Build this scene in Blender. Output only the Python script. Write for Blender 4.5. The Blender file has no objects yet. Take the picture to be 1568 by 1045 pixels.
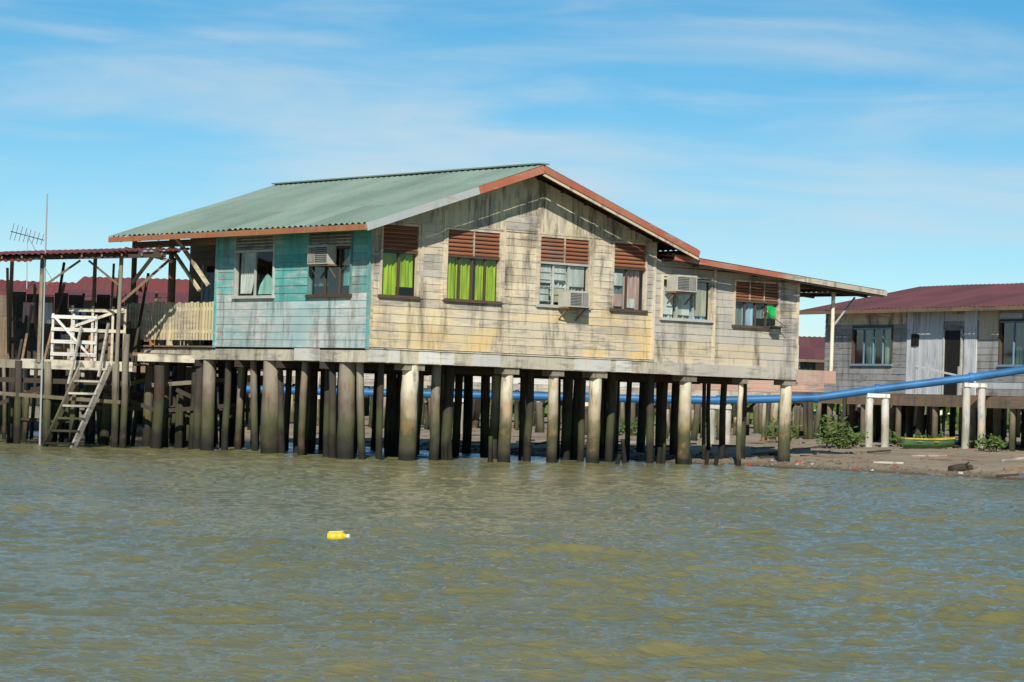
import bpy, math, random
import numpy as np
from mathutils import Vector, Matrix, noise
random.seed(7); rng=np.random.default_rng(5)
scene=bpy.context.scene
try:
    scene.view_settings.view_transform='Standard'; scene.view_settings.look='None'; scene.view_settings.exposure=0
except Exception: pass
# ------------------------------------------------------------------ helpers
def link(ob,parent=None):
    scene.collection.objects.link(ob)
    if parent: ob.parent=parent
    return ob
def empty(name,loc=(0,0,0),rz=0):
    e=bpy.data.objects.new(name,None); e.location=loc; e.rotation_euler=(0,0,rz); e.empty_display_size=.5
    return link(e)
class MB:
    def __init__(s,xf=None): s.v=[];s.f=[];s.m=[];s.t=[];s.mats=[];s.xf=xf;s.sm=[]
    def mi(s,mat):
        if mat not in s.mats: s.mats.append(mat)
        return s.mats.index(mat)
    def add(s,vs,fs,mat,tint=None,smooth=False):
        b=len(s.v)
        if s.xf: vs=[s.xf(*p) for p in vs]
        s.v+= [tuple(p) for p in vs]
        k=s.mi(mat); t=random.random() if tint is None else tint
        for f in fs: s.f.append(tuple(i+b for i in f)); s.m.append(k); s.t.append(t); s.sm.append(smooth)
    def hexa(s,p,mat,tint=None):
        s.add(p,[(0,1,2,3),(7,6,5,4),(0,4,5,1),(1,5,6,2),(2,6,7,3),(3,7,4,0)],mat,tint)
    def box(s,x0,x1,y0,y1,z0,z1,mat,tint=None):
        s.hexa([(x0,y0,z0),(x1,y0,z0),(x1,y1,z0),(x0,y1,z0),(x0,y0,z1),(x1,y0,z1),(x1,y1,z1),(x0,y1,z1)],mat,tint)
    def beam(s,p0,p1,w,h,mat,tint=None,up=(0,0,1)):
        p0=Vector(p0);p1=Vector(p1);d=(p1-p0).normalized();u=Vector(up)
        if abs(d.dot(u))>.98:u=Vector((0,1,0))
        r=d.cross(u).normalized()*w/2; q=r.cross(d).normalized()*h/2
        P=[p0-r-q,p0+r-q,p0+r+q,p0-r+q,p1-r-q,p1+r-q,p1+r+q,p1-r+q]
        s.hexa(P,mat,tint)
    def cyl(s,p0,p1,r0,r1,mat,n=12,tint=None,rings=1,wob=0):
        p0=Vector(p0);p1=Vector(p1);d=(p1-p0).normalized()
        a=d.orthogonal().normalized();b=d.cross(a)
        vs=[]
        for k in range(rings+1):
            f=k/rings; c=p0.lerp(p1,f); r=r0+(r1-r0)*f
            if 0<k<rings: c=c+a*random.uniform(-wob,wob)+b*random.uniform(-wob,wob)
            for i in range(n):
                an=2*math.pi*i/n; rr=r*(1+random.uniform(-wob,wob)*1.2)
                vs.append(c+a*rr*math.cos(an)+b*rr*math.sin(an))
        fs=[]
        for k in range(rings):
            for i in range(n):
                j=(i+1)%n; fs.append((k*n+i,k*n+j,(k+1)*n+j,(k+1)*n+i))
        t=random.random() if tint is None else tint
        s.add(vs,fs,mat,t,True)
        s.add(vs[:n][::-1],[tuple(range(n))],mat,t); s.add(vs[-n:],[tuple(range(n))],mat,t)
    def build(s,name,parent=None):
        me=bpy.data.meshes.new(name); me.from_pydata(s.v,[],s.f)
        for m in s.mats: me.materials.append(m)
        me.polygons.foreach_set('material_index',s.m)
        me.polygons.foreach_set('use_smooth',s.sm)
        at=me.attributes.new('tint','FLOAT','FACE'); at.data.foreach_set('value',s.t)
        me.update()
        import bmesh
        bm=bmesh.new(); bm.from_mesh(me); bmesh.ops.recalc_face_normals(bm,faces=bm.faces); bm.to_mesh(me); bm.free()
        return link(bpy.data.objects.new(name,me),parent)
# ------------------------------------------------------------------ materials
class N:
    def __init__(s,name):
        s.m=bpy.data.materials.new(name); s.m.use_nodes=True; s.nt=s.m.node_tree; s.b=s.nt.nodes['Principled BSDF']
        s.tc=s.nt.nodes.new('ShaderNodeTexCoord')
    def n(s,t,**k):
        x=s.nt.nodes.new(t)
        for a,b in k.items(): setattr(x,a,b)
        return x
    def l(s,a,b): s.nt.links.new(a,b)
    def noise(s,scale,vec=(1,1,1),detail=4,rough=.55,coord='Object',off=(0,0,0)):
        mp=s.n('ShaderNodeMapping'); mp.inputs['Scale'].default_value=vec; mp.inputs['Location'].default_value=off
        s.l(s.tc.outputs[coord],mp.inputs[0])
        x=s.n('ShaderNodeTexNoise'); x.inputs['Scale'].default_value=scale; x.inputs['Detail'].default_value=detail; x.inputs['Roughness'].default_value=rough
        s.l(mp.outputs[0],x.inputs['Vector']); return x.outputs['Fac']
    def ramp(s,fac,lo,hi,a=0.,b=1.):
        x=s.n('ShaderNodeMapRange'); x.inputs[1].default_value=lo;x.inputs[2].default_value=hi;x.inputs[3].default_value=a;x.inputs[4].default_value=b
        s.l(fac,x.inputs[0]); return x.outputs[0]
    def mix(s,fac,a,b,mode='MIX'):
        x=s.n('ShaderNodeMix',data_type='RGBA',blend_type=mode)
        for v,i in ((fac,0),(a,6),(b,7)):
            if isinstance(v,(int,float)): x.inputs[i].default_value=v
            elif isinstance(v,tuple): x.inputs[i].default_value=v+(1,)
            else: s.l(v,x.inputs[i])
        return x.outputs[2]
    def math(s,op,a,b):
        x=s.n('ShaderNodeMath',operation=op)
        for i,v in enumerate((a,b)):
            if isinstance(v,(int,float)): x.inputs[i].default_value=v
            else: s.l(v,x.inputs[i])
        return x.outputs[0]
    def tint(s): 
        x=s.n('ShaderNodeAttribute'); x.attribute_name='tint'; return x.outputs['Fac']
    def value(s,col,fac,lo,hi):
        x=s.n('ShaderNodeHueSaturation'); s.l(s.ramp(fac,0,1,lo,hi),x.inputs['Value']); s.l(col,x.inputs['Color']); return x.outputs[0]
    def z(s):
        x=s.n('ShaderNodeSeparateXYZ'); s.l(s.tc.outputs['Object'],x.inputs[0]); return x.outputs[2]
    def bump(s,h,st,dist=.02):
        x=s.n('ShaderNodeBump'); x.inputs['Strength'].default_value=st; x.inputs['Distance'].default_value=dist
        s.l(h,x.inputs['Height']); s.l(x.outputs[0],s.b.inputs['Normal'])
    def out(s,col,rough=.8,metal=0,spec=.3):
        if isinstance(col,tuple): s.b.inputs['Base Color'].default_value=col+(1,)
        else: s.l(col,s.b.inputs['Base Color'])
        s.b.inputs['Roughness'].default_value=rough; s.b.inputs['Metallic'].default_value=metal
        s.b.inputs['Specular IOR Level'].default_value=spec
        return s.m
def siding(name,cA,cB,wood,peel=.5,stain=.5,vary=(.84,1.1),vert=False):
    m=N(name)
    c=m.mix(m.ramp(m.noise(.8),.36,.64),cA,cB)
    c=m.value(c,m.tint(),*vary)
    sc=(7,7,.9) if vert else (.9,.9,6)
    pe=m.noise(1.9,sc,6,.62)
    big=m.noise(.6,(1,1,1),3,.5,off=(3,7,1))
    pf=m.math('ADD',pe,m.math('MULTIPLY',m.math('SUBTRACT',big,.5),1.0))
    c=m.mix(m.ramp(pf,.62-.2*peel,.76-.2*peel,0,.85),c,m.value(m.mix(m.ramp(m.noise(3,sc,5),.3,.7),wood,tuple(x*.7 for x in wood)),m.tint(),.8,1.15))
    st=m.noise(1.3,(2.4,2.4,.45),6,.68,off=(9,2,0))
    c=m.mix(m.math('MULTIPLY',m.ramp(st,.50,.68),stain),c,(.06,.05,.042))
    gr=m.noise(5,(1,1,1.5),6,.7,off=(1,5,2))
    c=m.mix(m.math('MULTIPLY',m.ramp(gr,.58,.78),.5*stain+.1),c,(.10,.08,.06))
    return m.out(c,.85)
cream=siding('cream_paint',(.72,.59,.39),(.60,.53,.41),(.42,.38,.32),.58,.85)
creamV=siding('gable_paint',(.66,.58,.38),(.56,.50,.38),(.34,.30,.25),.55,1.0,vert=True)
yellow=siding('yellow_paint',(.76,.53,.23),(.71,.60,.39),(.60,.53,.42),.60,.6,(.86,1.1))
greyw=siding('grey_wood',(.54,.49,.40),(.44,.41,.36),(.33,.31,.28),.55,.6)
tealU=siding('teal_paint',(.11,.42,.38),(.22,.49,.45),(.50,.54,.50),.45,.55)
tealL=siding('faded_teal_paint',(.50,.60,.57),(.34,.50,.49),(.70,.70,.65),.75,.7)
beamm=siding('beam_paint',(.64,.57,.42),(.54,.50,.40),(.38,.34,.28),.45,.8)
brownw=siding('brown_wood',(.27,.17,.10),(.20,.14,.09),(.18,.15,.12),.5,.4)
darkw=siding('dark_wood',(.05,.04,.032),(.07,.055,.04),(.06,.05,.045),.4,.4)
fenceM=siding('fence_paint',(.70,.58,.33),(.64,.56,.37),(.5,.44,.35),.3,.2)
whiteM=siding('white_paint',(.70,.68,.62),(.62,.6,.54),(.45,.42,.38),.35,.2)
redM=siding('red_fascia',(.42,.12,.07),(.46,.18,.11),(.5,.40,.32),.42,.25)
orangeM=siding('orange_fascia',(.42,.17,.07),(.38,.15,.07),(.32,.24,.17),.3,.3)
bluegrey=siding('grey_fascia',(.42,.46,.46),(.36,.40,.40),(.5,.46,.4),.35,.2)
louvM=siding('louvre_brown',(.34,.13,.065),(.28,.11,.06),(.28,.18,.13),.35,.2)
pinkw=siding('pink_paint',(.5,.3,.24),(.5,.36,.28),(.35,.3,.26),.4,.3)
whitesheet=siding('white_sheet',(.66,.68,.69),(.58,.6,.62),(.5,.48,.46),.3,.35,vert=True)
slate=siding('slate_grey_wood',(.38,.37,.355),(.31,.31,.30),(.22,.20,.18),.5,.6)
def metal_roof(name,a,b,rust,ra):
    m=N(name); c=m.mix(m.ramp(m.noise(.5),.35,.65),a,b); c=m.value(c,m.tint(),.84,1.13)
    r=m.noise(1.3,(1,2.5,1),6,.65); c=m.mix(m.ramp(r,.68-.2*ra,.8-.2*ra),c,rust)
    c=m.mix(m.ramp(m.noise(9,(1,1,1),4),.55,.8,0,.3),c,(.08,.08,.07))
    return m.out(c,.6,0,.4)
greenroof=metal_roof('green_roof_metal',(.19,.27,.22),(.245,.325,.27),(.27,.25,.18),.3)
redroof=metal_roof('rusty_red_roof_metal',(.24,.055,.045),(.18,.06,.05),(.12,.075,.055),.5)
maroon=metal_roof('maroon_roof_metal',(.165,.06,.06),(.135,.055,.06),(.11,.07,.06),.3)
def plain(name,c,rough=.7,spec=.3,var=.25,sc=5):
    m=N(name); d=tuple(x*(1-var) for x in c); return m.out(m.value(m.mix(m.ramp(m.noise(sc),.3,.7),d,c),m.tint(),.85,1.1),rough,0,spec)
dark=plain('dark_interior',(.02,.018,.015))
acW=plain('ac_casing',(.58,.56,.48),.5); acD=plain('ac_grille',(.10,.11,.11),.6)
frameW=plain('window_frame_white',(.55,.55,.5),.6); frameD=plain('window_frame_dark',(.12,.08,.055),.6); frameG=plain('window_frame_teal',(.16,.30,.28),.6); frameB=plain('window_frame_blue',(.20,.34,.42),.6)
def cloth(name,c):
    m=N(name); m.out(m.value(m.mix(m.ramp(m.noise(2.2,(3,3,.5)),.35,.65),tuple(x*.55 for x in c),c),m.tint(),.8,1.15),.9,0,.1)
    return m.m
greenC=cloth('green_curtain',(.40,.53,.03)); whiteC=cloth('white_curtain',(.72,.70,.66)); pinkC=cloth('pink_curtain',(.60,.36,.33)); blueC=cloth('blue_curtain',(.40,.58,.74)); beigeC=cloth('beige_curtain',(.52,.47,.36))
towelG=cloth('green_towel',(.03,.55,.12)); mintC=cloth('mint_cloth',(.4,.7,.6)); greyC=cloth('grey_curtain',(.20,.24,.24))
def glassmat(name,tr,tint):
    m=bpy.data.materials.new(name); m.use_nodes=True; nt=m.node_tree; nt.nodes.clear()
    o=nt.nodes.new('ShaderNodeOutputMaterial'); a=nt.nodes.new('ShaderNodeBsdfTransparent'); g=nt.nodes.new('ShaderNodeBsdfGlossy'); x=nt.nodes.new('ShaderNodeMixShader')
    a.inputs[0].default_value=tint+(1,); g.inputs['Roughness'].default_value=.05; x.inputs[0].default_value=tr
    nt.links.new(a.outputs[0],x.inputs[1]); nt.links.new(g.outputs[0],x.inputs[2]); nt.links.new(x.outputs[0],o.inputs[0]); return m
glass=glassmat('window_glass',.07,(.88,.95,.92)); glassT=glassmat('teal_glass',.16,(.6,.8,.76))
def pilemat(name,top,mid,low,h=(1.15,1.5,.55,.95)):
    m=N(name); z=m.z(); zz=m.math('ADD',z,m.math('MULTIPLY',m.math('SUBTRACT',m.noise(2.4,(1,1,.7)),.5),1.1))
    c=m.mix(m.ramp(zz,h[0],h[1]),mid,top); c=m.mix(m.ramp(zz,h[2],h[3]),low,c); c=m.value(c,m.tint(),.75,1.2)
    c=m.mix(m.ramp(m.noise(3.0,(3,3,.6),6,.7),.53,.70,0,.8),c,tuple(x*.25 for x in mid))
    c=m.mix(m.ramp(m.noise(1.8,(1,1,1),4,.6,off=(4,4,4)),.56,.66,0,.35),c,(mid[0]*1.6,mid[1]*.95,mid[2]*.5))
    alg=m.math('MULTIPLY',m.ramp(zz,.35,.6),m.ramp(zz,1.25,.95))
    c=m.mix(m.math('MULTIPLY',alg,.4),c,(.10,.115,.04))
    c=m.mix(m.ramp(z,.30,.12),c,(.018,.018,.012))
    return m.out(c,.85)
pileL=pilemat('pale_pile',(.66,.60,.45),(.38,.31,.21),(.06,.055,.032),(1.3,1.8,.7,1.15))
pileM=pilemat('weathered_pile',(.27,.235,.175),(.15,.125,.09),(.035,.032,.022),(1.3,1.7,.6,1.1))
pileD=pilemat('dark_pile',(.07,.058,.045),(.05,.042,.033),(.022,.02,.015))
pileW=pilemat('concrete_pile',(.70,.69,.62),(.62,.58,.50),(.26,.22,.16),(1.2,1.6,.1,.5))
pipeM=plain('blue_pipe_paint',(.035,.20,.46),.5,.4,.45,1.5)
leafm=N('leaf'); lc=leafm.mix(leafm.tint(),(.035,.075,.015),(.12,.18,.04)); leafm.out(lc,.6); leafm=leafm.m
# ------------------------------------------------------------------ house frame
TH=.6707; CX,CY=-3.2275,61.21
def merge_rows(mb,a0,a1,z0,z1,openings,matf,topf=None,bh=.19,maxlen=4.6,d0=0.0):
    """lap siding along a, skipping openings (a0,a1,z0,z1)"""
    z=z0
    while z<z1-.02:
        zt=min(z+bh,z1)
        cuts=[(a0,a1)]
        for o in openings:
            for lo,hi in((z,o[2]),(o[3],zt)):
                if z-.001<=lo<hi<=zt+.001 and hi-lo>.012 and o[2]<zt-.03 and o[3]>z+.03:
                    mb.box(max(o[0],a0),min(o[1],a1),d0-.01,d0+.012,lo+.001,hi-.001,matf(o[0],z),.5)
            if o[2]<zt-.03 and o[3]>z+.03:
                new=[]
                for c in cuts:
                    if o[1]<=c[0] or o[0]>=c[1]: new.append(c); continue
                    if o[0]>c[0]: new.append((c[0],o[0]))
                    if o[1]<c[1]: new.append((o[1],c[1]))
                cuts=new
        for c in cuts:
            a=c[0]
            while a<c[1]-.01:
                b=min(c[1],a+random.uniform(.6,1)*maxlen)
                if c[1]-b<.4: b=c[1]
                ta=zt;tb=zt
                if topf: ta=min(zt,topf(a));tb=min(zt,topf(b))
                if max(ta,tb)>z+.02:
                    ta=max(ta,z+.005);tb=max(tb,z+.005)
                    j=random.uniform(-.003,.003); dd=.017+random.uniform(0,.005); j2=random.choice([0,0,0,random.uniform(0,.008)])
                    mb.hexa([(a+.002,d0+dd+j2,z+j),(b-.002,d0+dd,z-j),(b-.002,d0-.01,z-j),(a+.002,d0-.01,z+j),
                             (a+.002,d0+.008,ta-.003),(b-.002,d0+.008,tb-.003),(b-.002,d0-.01,tb-.003),(a+.002,d0-.01,ta-.003)],matf(a,z))
                a=b
        z=zt
def curtain(mb,a0,a1,z0,z1,d,mat,amp=.035,per=.11):
    n=max(6,int((a1-a0)/.02)); vs=[];ph=random.random()*6
    for i in range(n+1):
        a=a0+(a1-a0)*i/n; w=amp*math.sin(a*2*math.pi/per+ph)+amp*.6*math.sin(a*2*math.pi/per*.37+ph*2)
        vs+=[(a,d+w,z0),(a+.01*math.sin(a*9),d+w*.7,z1)]
    mb.add(vs,[(2*i,2*i+2,2*i+3,2*i+1) for i in range(n)],mat,.6,True)
def louvre(mb,a0,a1,z0,z1,mat,n=6):
    h=(z1-z0)/n
    for i in range(n):
        z=z0+i*h
        mb.hexa([(a0,.035,z+.005),(a1,.035,z+.005),(a1,.045,z+.03),(a0,.045,z+.03),(a0,-.03,z+h*.86),(a1,-.03,z+h*.86),(a1,-.02,z+h*.86+.02),(a0,-.02,z+h*.86+.02)],mat)
    mb.box(a0,a1,-.075,-.065,z0,z1,dark)
def window(mb,a0,a1,z0,zm,z1,cols,frame,lm,curt,gl=glass,nl=6,lsplit=2,ft=None):
    w=.05; ft=ft or frame
    mb.box(a0-w,a0,-.06,.055,z0-w,z1+w,ft);mb.box(a1,a1+w,-.06,.055,z0-w,z1+w,ft)
    mb.box(a0,a1,-.06,.052,z1,z1+w,ft);mb.box(a0-w-.03,a1+w+.03,-.06,.085,z0-w-.02,z0-.002,frame);mb.box(a0,a1,-.06,.05,zm-.025,zm+.025,frame)
    if lm:
        for i in range(lsplit):
            x0=a0+(a1-a0)*i/lsplit;x1=a0+(a1-a0)*(i+1)/lsplit
            louvre(mb,x0+.015,x1-.015,zm+.03,z1-.005,lm,nl)
            if i: mb.box(x0-.015,x0+.015,-.05,.045,zm+.025,z1,ft)
    n=len(cols)-1
    for i in range(n+1):
        c=a0+(a1-a0)*cols[i]
        if 0<i<n: mb.box(c-.022,c+.022,-.05,.0,z0,zm-.025,frame)
    for i in range(n):
        p=a0+(a1-a0)*cols[i]+.022;q=a0+(a1-a0)*cols[i+1]-.022
        mb.add([(p,-.03,z0),(q,-.03,z0),(q,-.03,zm-.025),(p,-.03,zm-.025)],[(0,1,2,3)],gl)
        cu=curt[i%len(curt)]
        if cu: curtain(mb,p-.02,q+.02,z0+(0 if random.random()<.8 else .2),zm-.03,-.13,cu)
def ac_unit(mb,a0,a1,z0,z1,out=.42):
    mb.box(a0,a1,.03,out,z0,z1,acW,.5)
    mb.box(a0+.03,a1-.03,out-.005,out+.012,z1-.045,z1-.02,acW,.3)
    n=9; m=a0+(a1-a0)*.62
    mb.box(a0+.03,m,out,out+.006,z0+.03,z1-.05,acD,.2)
    for i in range(n):
        z=z0+.035+(z1-z0-.09)*i/(n-1); mb.box(a0+.03,m,out+.005,out+.014,z,z+.008,acW,.6)
    mb.box(m+.03,a1-.03,out,out+.01,z0+.04,z1-.06,acD,.7)
    for i in range(5):
        a=m+.05+(a1-m-.1)*i/4; mb.box(a,a+.008,out+.008,out+.018,z0+.04,z1-.06,acW,.6)
    mb.box(a0-.03,a1+.03,0,out*.9,z0-.04,z0-.003,brownw,.5)
    for a in(a0+.04,a1-.04): mb.beam((a,.02,z0-.3),(a,out*.8,z0-.04),.03,.03,brownw)
H=empty('stilt_house',(CX,CY,0),TH)
front=lambda a,d,z:(a,-d,z)
side=lambda a,d,z:(-d,a,z)
def rooft(s): return 6.84-abs(s-4.28)*.3353
def extt(s): return 5.02-(s-8.67)*.0693
# --- front wall
mb=MB(front)
OP=[(.30,1.28,3.74,5.32),(2.13,3.64,3.74,5.32),(4.86,6.34,3.74,5.32),(7.14,8.15,3.74,5.32)]
merge_rows(mb,0.06,8.45,2.55,3.70,[],lambda a,z:yellow if (noise.noise((a*.5,z*1.2,0))>-.25 and a<8.1) else cream)
merge_rows(mb,0.06,8.45,3.70,5.40,[(o[0]-.04,o[1]+.04,o[2]-.05,o[3]+.05) for o in OP],lambda a,z:cream if noise.noise((a*.8,z*.8,3))>-.22 else greyw,bh=.17)
a=.02
while a<8.5:
    b=min(a+random.uniform(.15,.22),8.5)
    hs=[rooft(q)-.02 for q in(a,b)]; d=.02+random.uniform(0,.008)
    if max(hs)>5.42: mb.hexa([(a+.002,d,5.405),(b-.003,d,5.405),(b-.003,-.01,5.405),(a+.002,-.01,5.405),(a+.002,d,max(hs[0],5.41)),(b-.003,d,max(hs[1],5.41)),(b-.003,-.01,max(hs[1],5.41)),(a+.002,-.01,max(hs[0],5.41))],creamV)
    a=b
for a,z0,z1,mm in((0.0,2.55,5.42,cream),(2.02,3.7,5.75,cream),(4.74,3.7,6.2,cream),(6.44,3.7,5.9,cream),(8.42,2.55,5.4,cream),(3.74,3.7,5.4,cream),(1.38,3.7,5.4,cream)):
    mb.box(a,a+.08,.0,.042,z0,z1,mm)
# panel of horizontal boards carried up into the gable beside the second window
merge_rows(mb,3.80,4.74,5.43,5.80,[],lambda a,z:greyw,bh=.18,d0=.03)
mb.box(0,8.5,.0,.036,5.385,5.43,cream)
mb.build('front_wall',H)
mb=MB(front)
window(mb,*OP[0][:2],3.74,4.72,5.32,[0,.5,1],frameD,louvM,[greenC],lsplit=1,ft=cream)
window(mb,*OP[1][:2],3.74,4.72,5.32,[0,.25,.5,.75,1],frameD,louvM,[greenC],lsplit=2,ft=cream)
window(mb,*OP[2][:2],3.74,4.72,5.32,[0,.3,.62,1],frameW,louvM,[greyC,whiteC,beigeC],lsplit=2,ft=cream)
window(mb,*OP[3][:2],3.74,4.72,5.32,[0,.45,1],frameD,louvM,[greyC,pinkC],lsplit=1,ft=cream)
mb.build('front_windows',H)
mb=MB(front)
for (a0,a1,z0,z1,m_) in((4.92,5.25,4.25,4.66,whiteC),(5.36,5.72,4.3,4.68,whiteC),(5.8,6.28,4.2,4.68,whiteC),(5.36,5.7,3.8,4.15,beigeC),(4.92,5.2,3.8,4.1,whiteC),(7.2,7.5,3.8,4.1,pinkC),(7.2,7.5,4.3,4.6,whiteC),(7.65,7.9,3.78,4.0,whiteC)):
    mb.box(a0,a1,-.06,-.045,z0,z1,m_)
for k in range(5): mb.box(4.9,5.28,-.028,-.012,3.82+k*.17,3.835+k*.17,frameW)
for k in range(5): mb.box(5.34,5.74,-.028,-.012,3.82+k*.17,3.835+k*.17,frameW)
mb.build('window_papers',H)
mb=MB(front); ac_unit(mb,5.45,6.05,3.70,4.08,.45); mb.build('air_conditioner',H)
# --- side wall
mb=MB(side)
SO=[(.72,2.36,3.74,5.14),(3.88,5.50,3.74,5.14)]
def tm(a,z): return tealL if z<3.66+.2*noise.noise((a*1.1,0,5)) else tealU
merge_rows(mb,0.05,6.37,2.52,5.47,[(o[0]-.04,o[1]+.04,o[2]-.05,o[3]+.05) for o in SO],tm,bh=.18)
mb.box(-.05,.05,0,.04,2.5,5.45,tealU,.3); mb.box(6.33,6.42,0,.04,2.5,5.45,tealU,.4)
mb.build('side_wall',H)
mb=MB(side)
window(mb,.72,2.36,3.74,4.80,5.14,[0,.3,.65,1],frameD,greyw,[mintC,None,greyC],glassT,4,1,ft=frameG)
window(mb,3.88,5.50,3.74,4.80,5.14,[0,.52,1],frameW,greyw,[None,None],glass,4,1)
mb.build('side_windows',H)
mb=MB(side)
n=24; vs=[]
for i in range(n+1):
    f=i/n
    for k in range(7):
        g=k/6; pull=(1-g)*.35*(1-.6*g)
        a=4.75+(5.45-4.75)*(f*(1-pull)+pull); vs.append((a,-.1+.035*math.sin(f*38),3.8+.98*g))
mb.add(vs,[(i*7+k,(i+1)*7+k,(i+1)*7+k+1,i*7+k+1) for i in range(n) for k in range(6)],whiteC,.7,True)
mb.add([(4.0,-.1,3.78),(4.7,-.1,3.78),(4.62,-.1,4.0),(4.35,-.12,4.28),(4.05,-.1,4.1)],[(0,1,2,3,4)],mintC,.8)
mb.build('side_curtains',H)
mb=MB(side); ac_unit(mb,1.3,2.1,4.42,4.86,.28); mb.build('side_air_conditioner',H)
# --- extension wall
mb=MB(front)
EO=[(8.74,10.32,3.60,4.60),(11.15,12.63,3.52,4.60)]
merge_rows(mb,8.53,13.35,2.5,5.05,[(o[0]-.04,o[1]+.04,o[2]-.05,o[3]+.04) for o in EO],lambda a,z:greyw if noise.noise((a*.7,z*.9,8))>-.2 else cream,topf=extt,bh=.18)
for a in(10.42,13.30): mb.box(a,a+.08,0,.04,2.5,extt(a)-.04,cream)
mb.build('extension_wall',H)
mb=MB(front)
window(mb,8.74,10.32,3.60,4.55,4.60,[0,.32,.66,1],frameW,None,[whiteC,beigeC,blueC],ft=cream)
window(mb,11.15,12.63,3.52,4.12,4.60,[0,.25,.5,.75,1],frameD,louvM,[greyC,blueC,greyC,whiteC],lsplit=3,ft=cream)
mb.build('extension_windows',H)
mb=MB(front)
for i,(a0,a1) in enumerate(((8.80,9.15),(9.32,9.7),(9.88,10.25))):
    mb.box(a0,a1,-.08,-.06,3.68,4.2 if i<2 else 4.5,(whiteC,whiteC,beigeC)[i],.7)
mb.build('extension_curtains',H)
mb=MB(front); ac_unit(mb,8.86,9.52,4.24,4.64,.4)
mb.build('extension_air_conditioner',H)
mb=MB(front)
mb.add([(12.2,.07,4.02),(12.3,.09,4.04),(12.42,.06,4.03),(12.52,.08,4.0),(12.5,.1,3.82),(12.53,.07,3.70),(12.38,.11,3.73),(12.3,.07,3.78),(12.17,.09,3.74),(12.22,.1,3.88)],[tuple(range(10))],towelG,.8)
mb.box(12.35,12.6,.03,.16,3.33,3.5,acD,.3);mb.box(12.3,12.65,.03,.2,3.5,3.54,darkw);mb.cyl((12.1,.05,3.95),(12.7,.3,3.5),.012,.012,acD,6)
for z in (3.42,3.5): mb.cyl((11.9,.06,z),(12.8,.22,z+.02),.006,.006,acD,5)
mb.build('towel_and_meter',H)
# --- hidden walls, interior, floors
mb=MB()
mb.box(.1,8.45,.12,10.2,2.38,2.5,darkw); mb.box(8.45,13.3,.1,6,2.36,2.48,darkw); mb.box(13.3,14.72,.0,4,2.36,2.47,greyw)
mb.box(0.02,.1,-.0,6.3,2.5,2.52,darkw)
mb.box(1.6,8.5,10.15,10.25,2.5,5.4,brownw); mb.box(8.43,8.5,.05,10.2,2.5,5.4,dark); mb.box(13.28,13.34,.03,6,2.5,4.6,greyw); mb.box(8.5,13.3,5.9,6,2.5,4.6,greyw)
mb.box(.05,8.4,3.4,3.45,2.5,5.4,dark); mb.box(3,3.05,.1,6.3,2.5,5.4,dark); mb.box(8.6,13.2,2.5,2.55,2.5,4.6,dark)
mb.box(.03,8.45,.03,10,5.42,5.44,dark)
mb.build('inner_walls',H)
mb=MB(side); 
merge_rows(mb,6.42,10.2,2.52,5.4,[(8.6,9.5,2.5,4.6),(6.9,7.7,3.6,4.7)],lambda a,z:brownw,d0=-1.6)
mb.box(8.6,9.5,-1.7,-1.66,2.5,4.6,dark); curtain(mb,8.75,9.4,2.9,4.45,-1.55,blueC,.03); mb.box(8.53,8.6,-1.66,-1.55,2.5,4.65,frameW); mb.box(9.5,9.57,-1.66,-1.55,2.5,4.65,frameW)
mb.box(6.9,7.7,-1.68,-1.64,3.6,4.7,dark)
mb.box(7.25,7.33,-1.66,-1.56,3.6,4.7,frameW)
mb.build('porch_wall',H)
mb=MB(lambda a,d,z:(a,6.40+d,z)); merge_rows(mb,0,1.6,2.52,5.4,[],lambda a,z:brownw); mb.build('porch_end_wall',H)
mb=MB()
for i in range(21): mb.box(-.05,1.58,6.45+i*.2,6.63+i*.2,2.5,2.54,brownw)
for t in(8.6,10.4): mb.beam((.05,t,2.5),(.05,t,5.2),.1,.1,brownw)
mb.beam((.05,6.5,5.08),(.05,10.4,5.08),.08,.16,brownw)
mb.beam((.02,7.2,3.9),(-.0,8.6,5.0),.07,.07,cream); mb.beam((.0,10.4,4.1),(-.1,8.9,5.0),.07,.07,cream);mb.beam((-.1,6.6,4.0),(-.4,7.7,5.2),.06,.09,cream);mb.beam((-.3,8.0,4.6),(-.1,10.6,5.0),.05,.07,cream)
mb.build('porch_frame',H)
mb=MB(side)
a=6.45
while a<10.6:
    h=3.60+random.uniform(-.02,.02); mb.box(a,a+.085,.0,.02+random.uniform(0,.006),2.68,h,fenceM); a+=.14
mb.box(6.42,10.6,-.04,-.002,2.85,2.93,fenceM); mb.box(6.42,10.6,-.04,-.002,3.4,3.48,fenceM); mb.box(8.45,8.53,-.08,.05,2.5,3.62,cream)
mb.build('porch_fence',H)
# --- beams
mb=MB(front)
a=-.02
while a<13.3:
    b=min(a+random.uniform(2.0,3.2),13.35); mb.box(a+.004,b-.004,-.05,.05,2.2+random.uniform(0,.015),2.50,beamm if a<8 else greyw); a=b
mb.box(-.04,8.5,.0,.075,2.505,2.535,beamm)
mb.box(13.36,14.75,-.05,.05,2.15,2.47,pinkw)
a=.0
while a<8.4:
    b=a+random.uniform(.3,.8)
    if random.random()<.6: mb.box(a,min(b,8.5),.051,.062,2.22,2.49,whiteM)
    a=b+random.uniform(0,.2)
mb.build('front_beam',H)
mb=MB(side)
a=.06
while a<10.9:
    b=min(a+random.uniform(1.6,3),10.9); mb.box(a+.004,b-.004,-.12,-.02,2.2+random.uniform(0,.02),2.47,beamm); a=b
mb.box(1.9,2.9,-.02,.02,2.22,2.5,whiteM); mb.build('side_beam',H)
mb=MB()
for i in range(24):
    s=.3+i*.58; mb.beam((s,.06,2.27),(s,9.8 if s<8.4 else 5.8,2.27),.07,.17,darkw)
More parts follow.
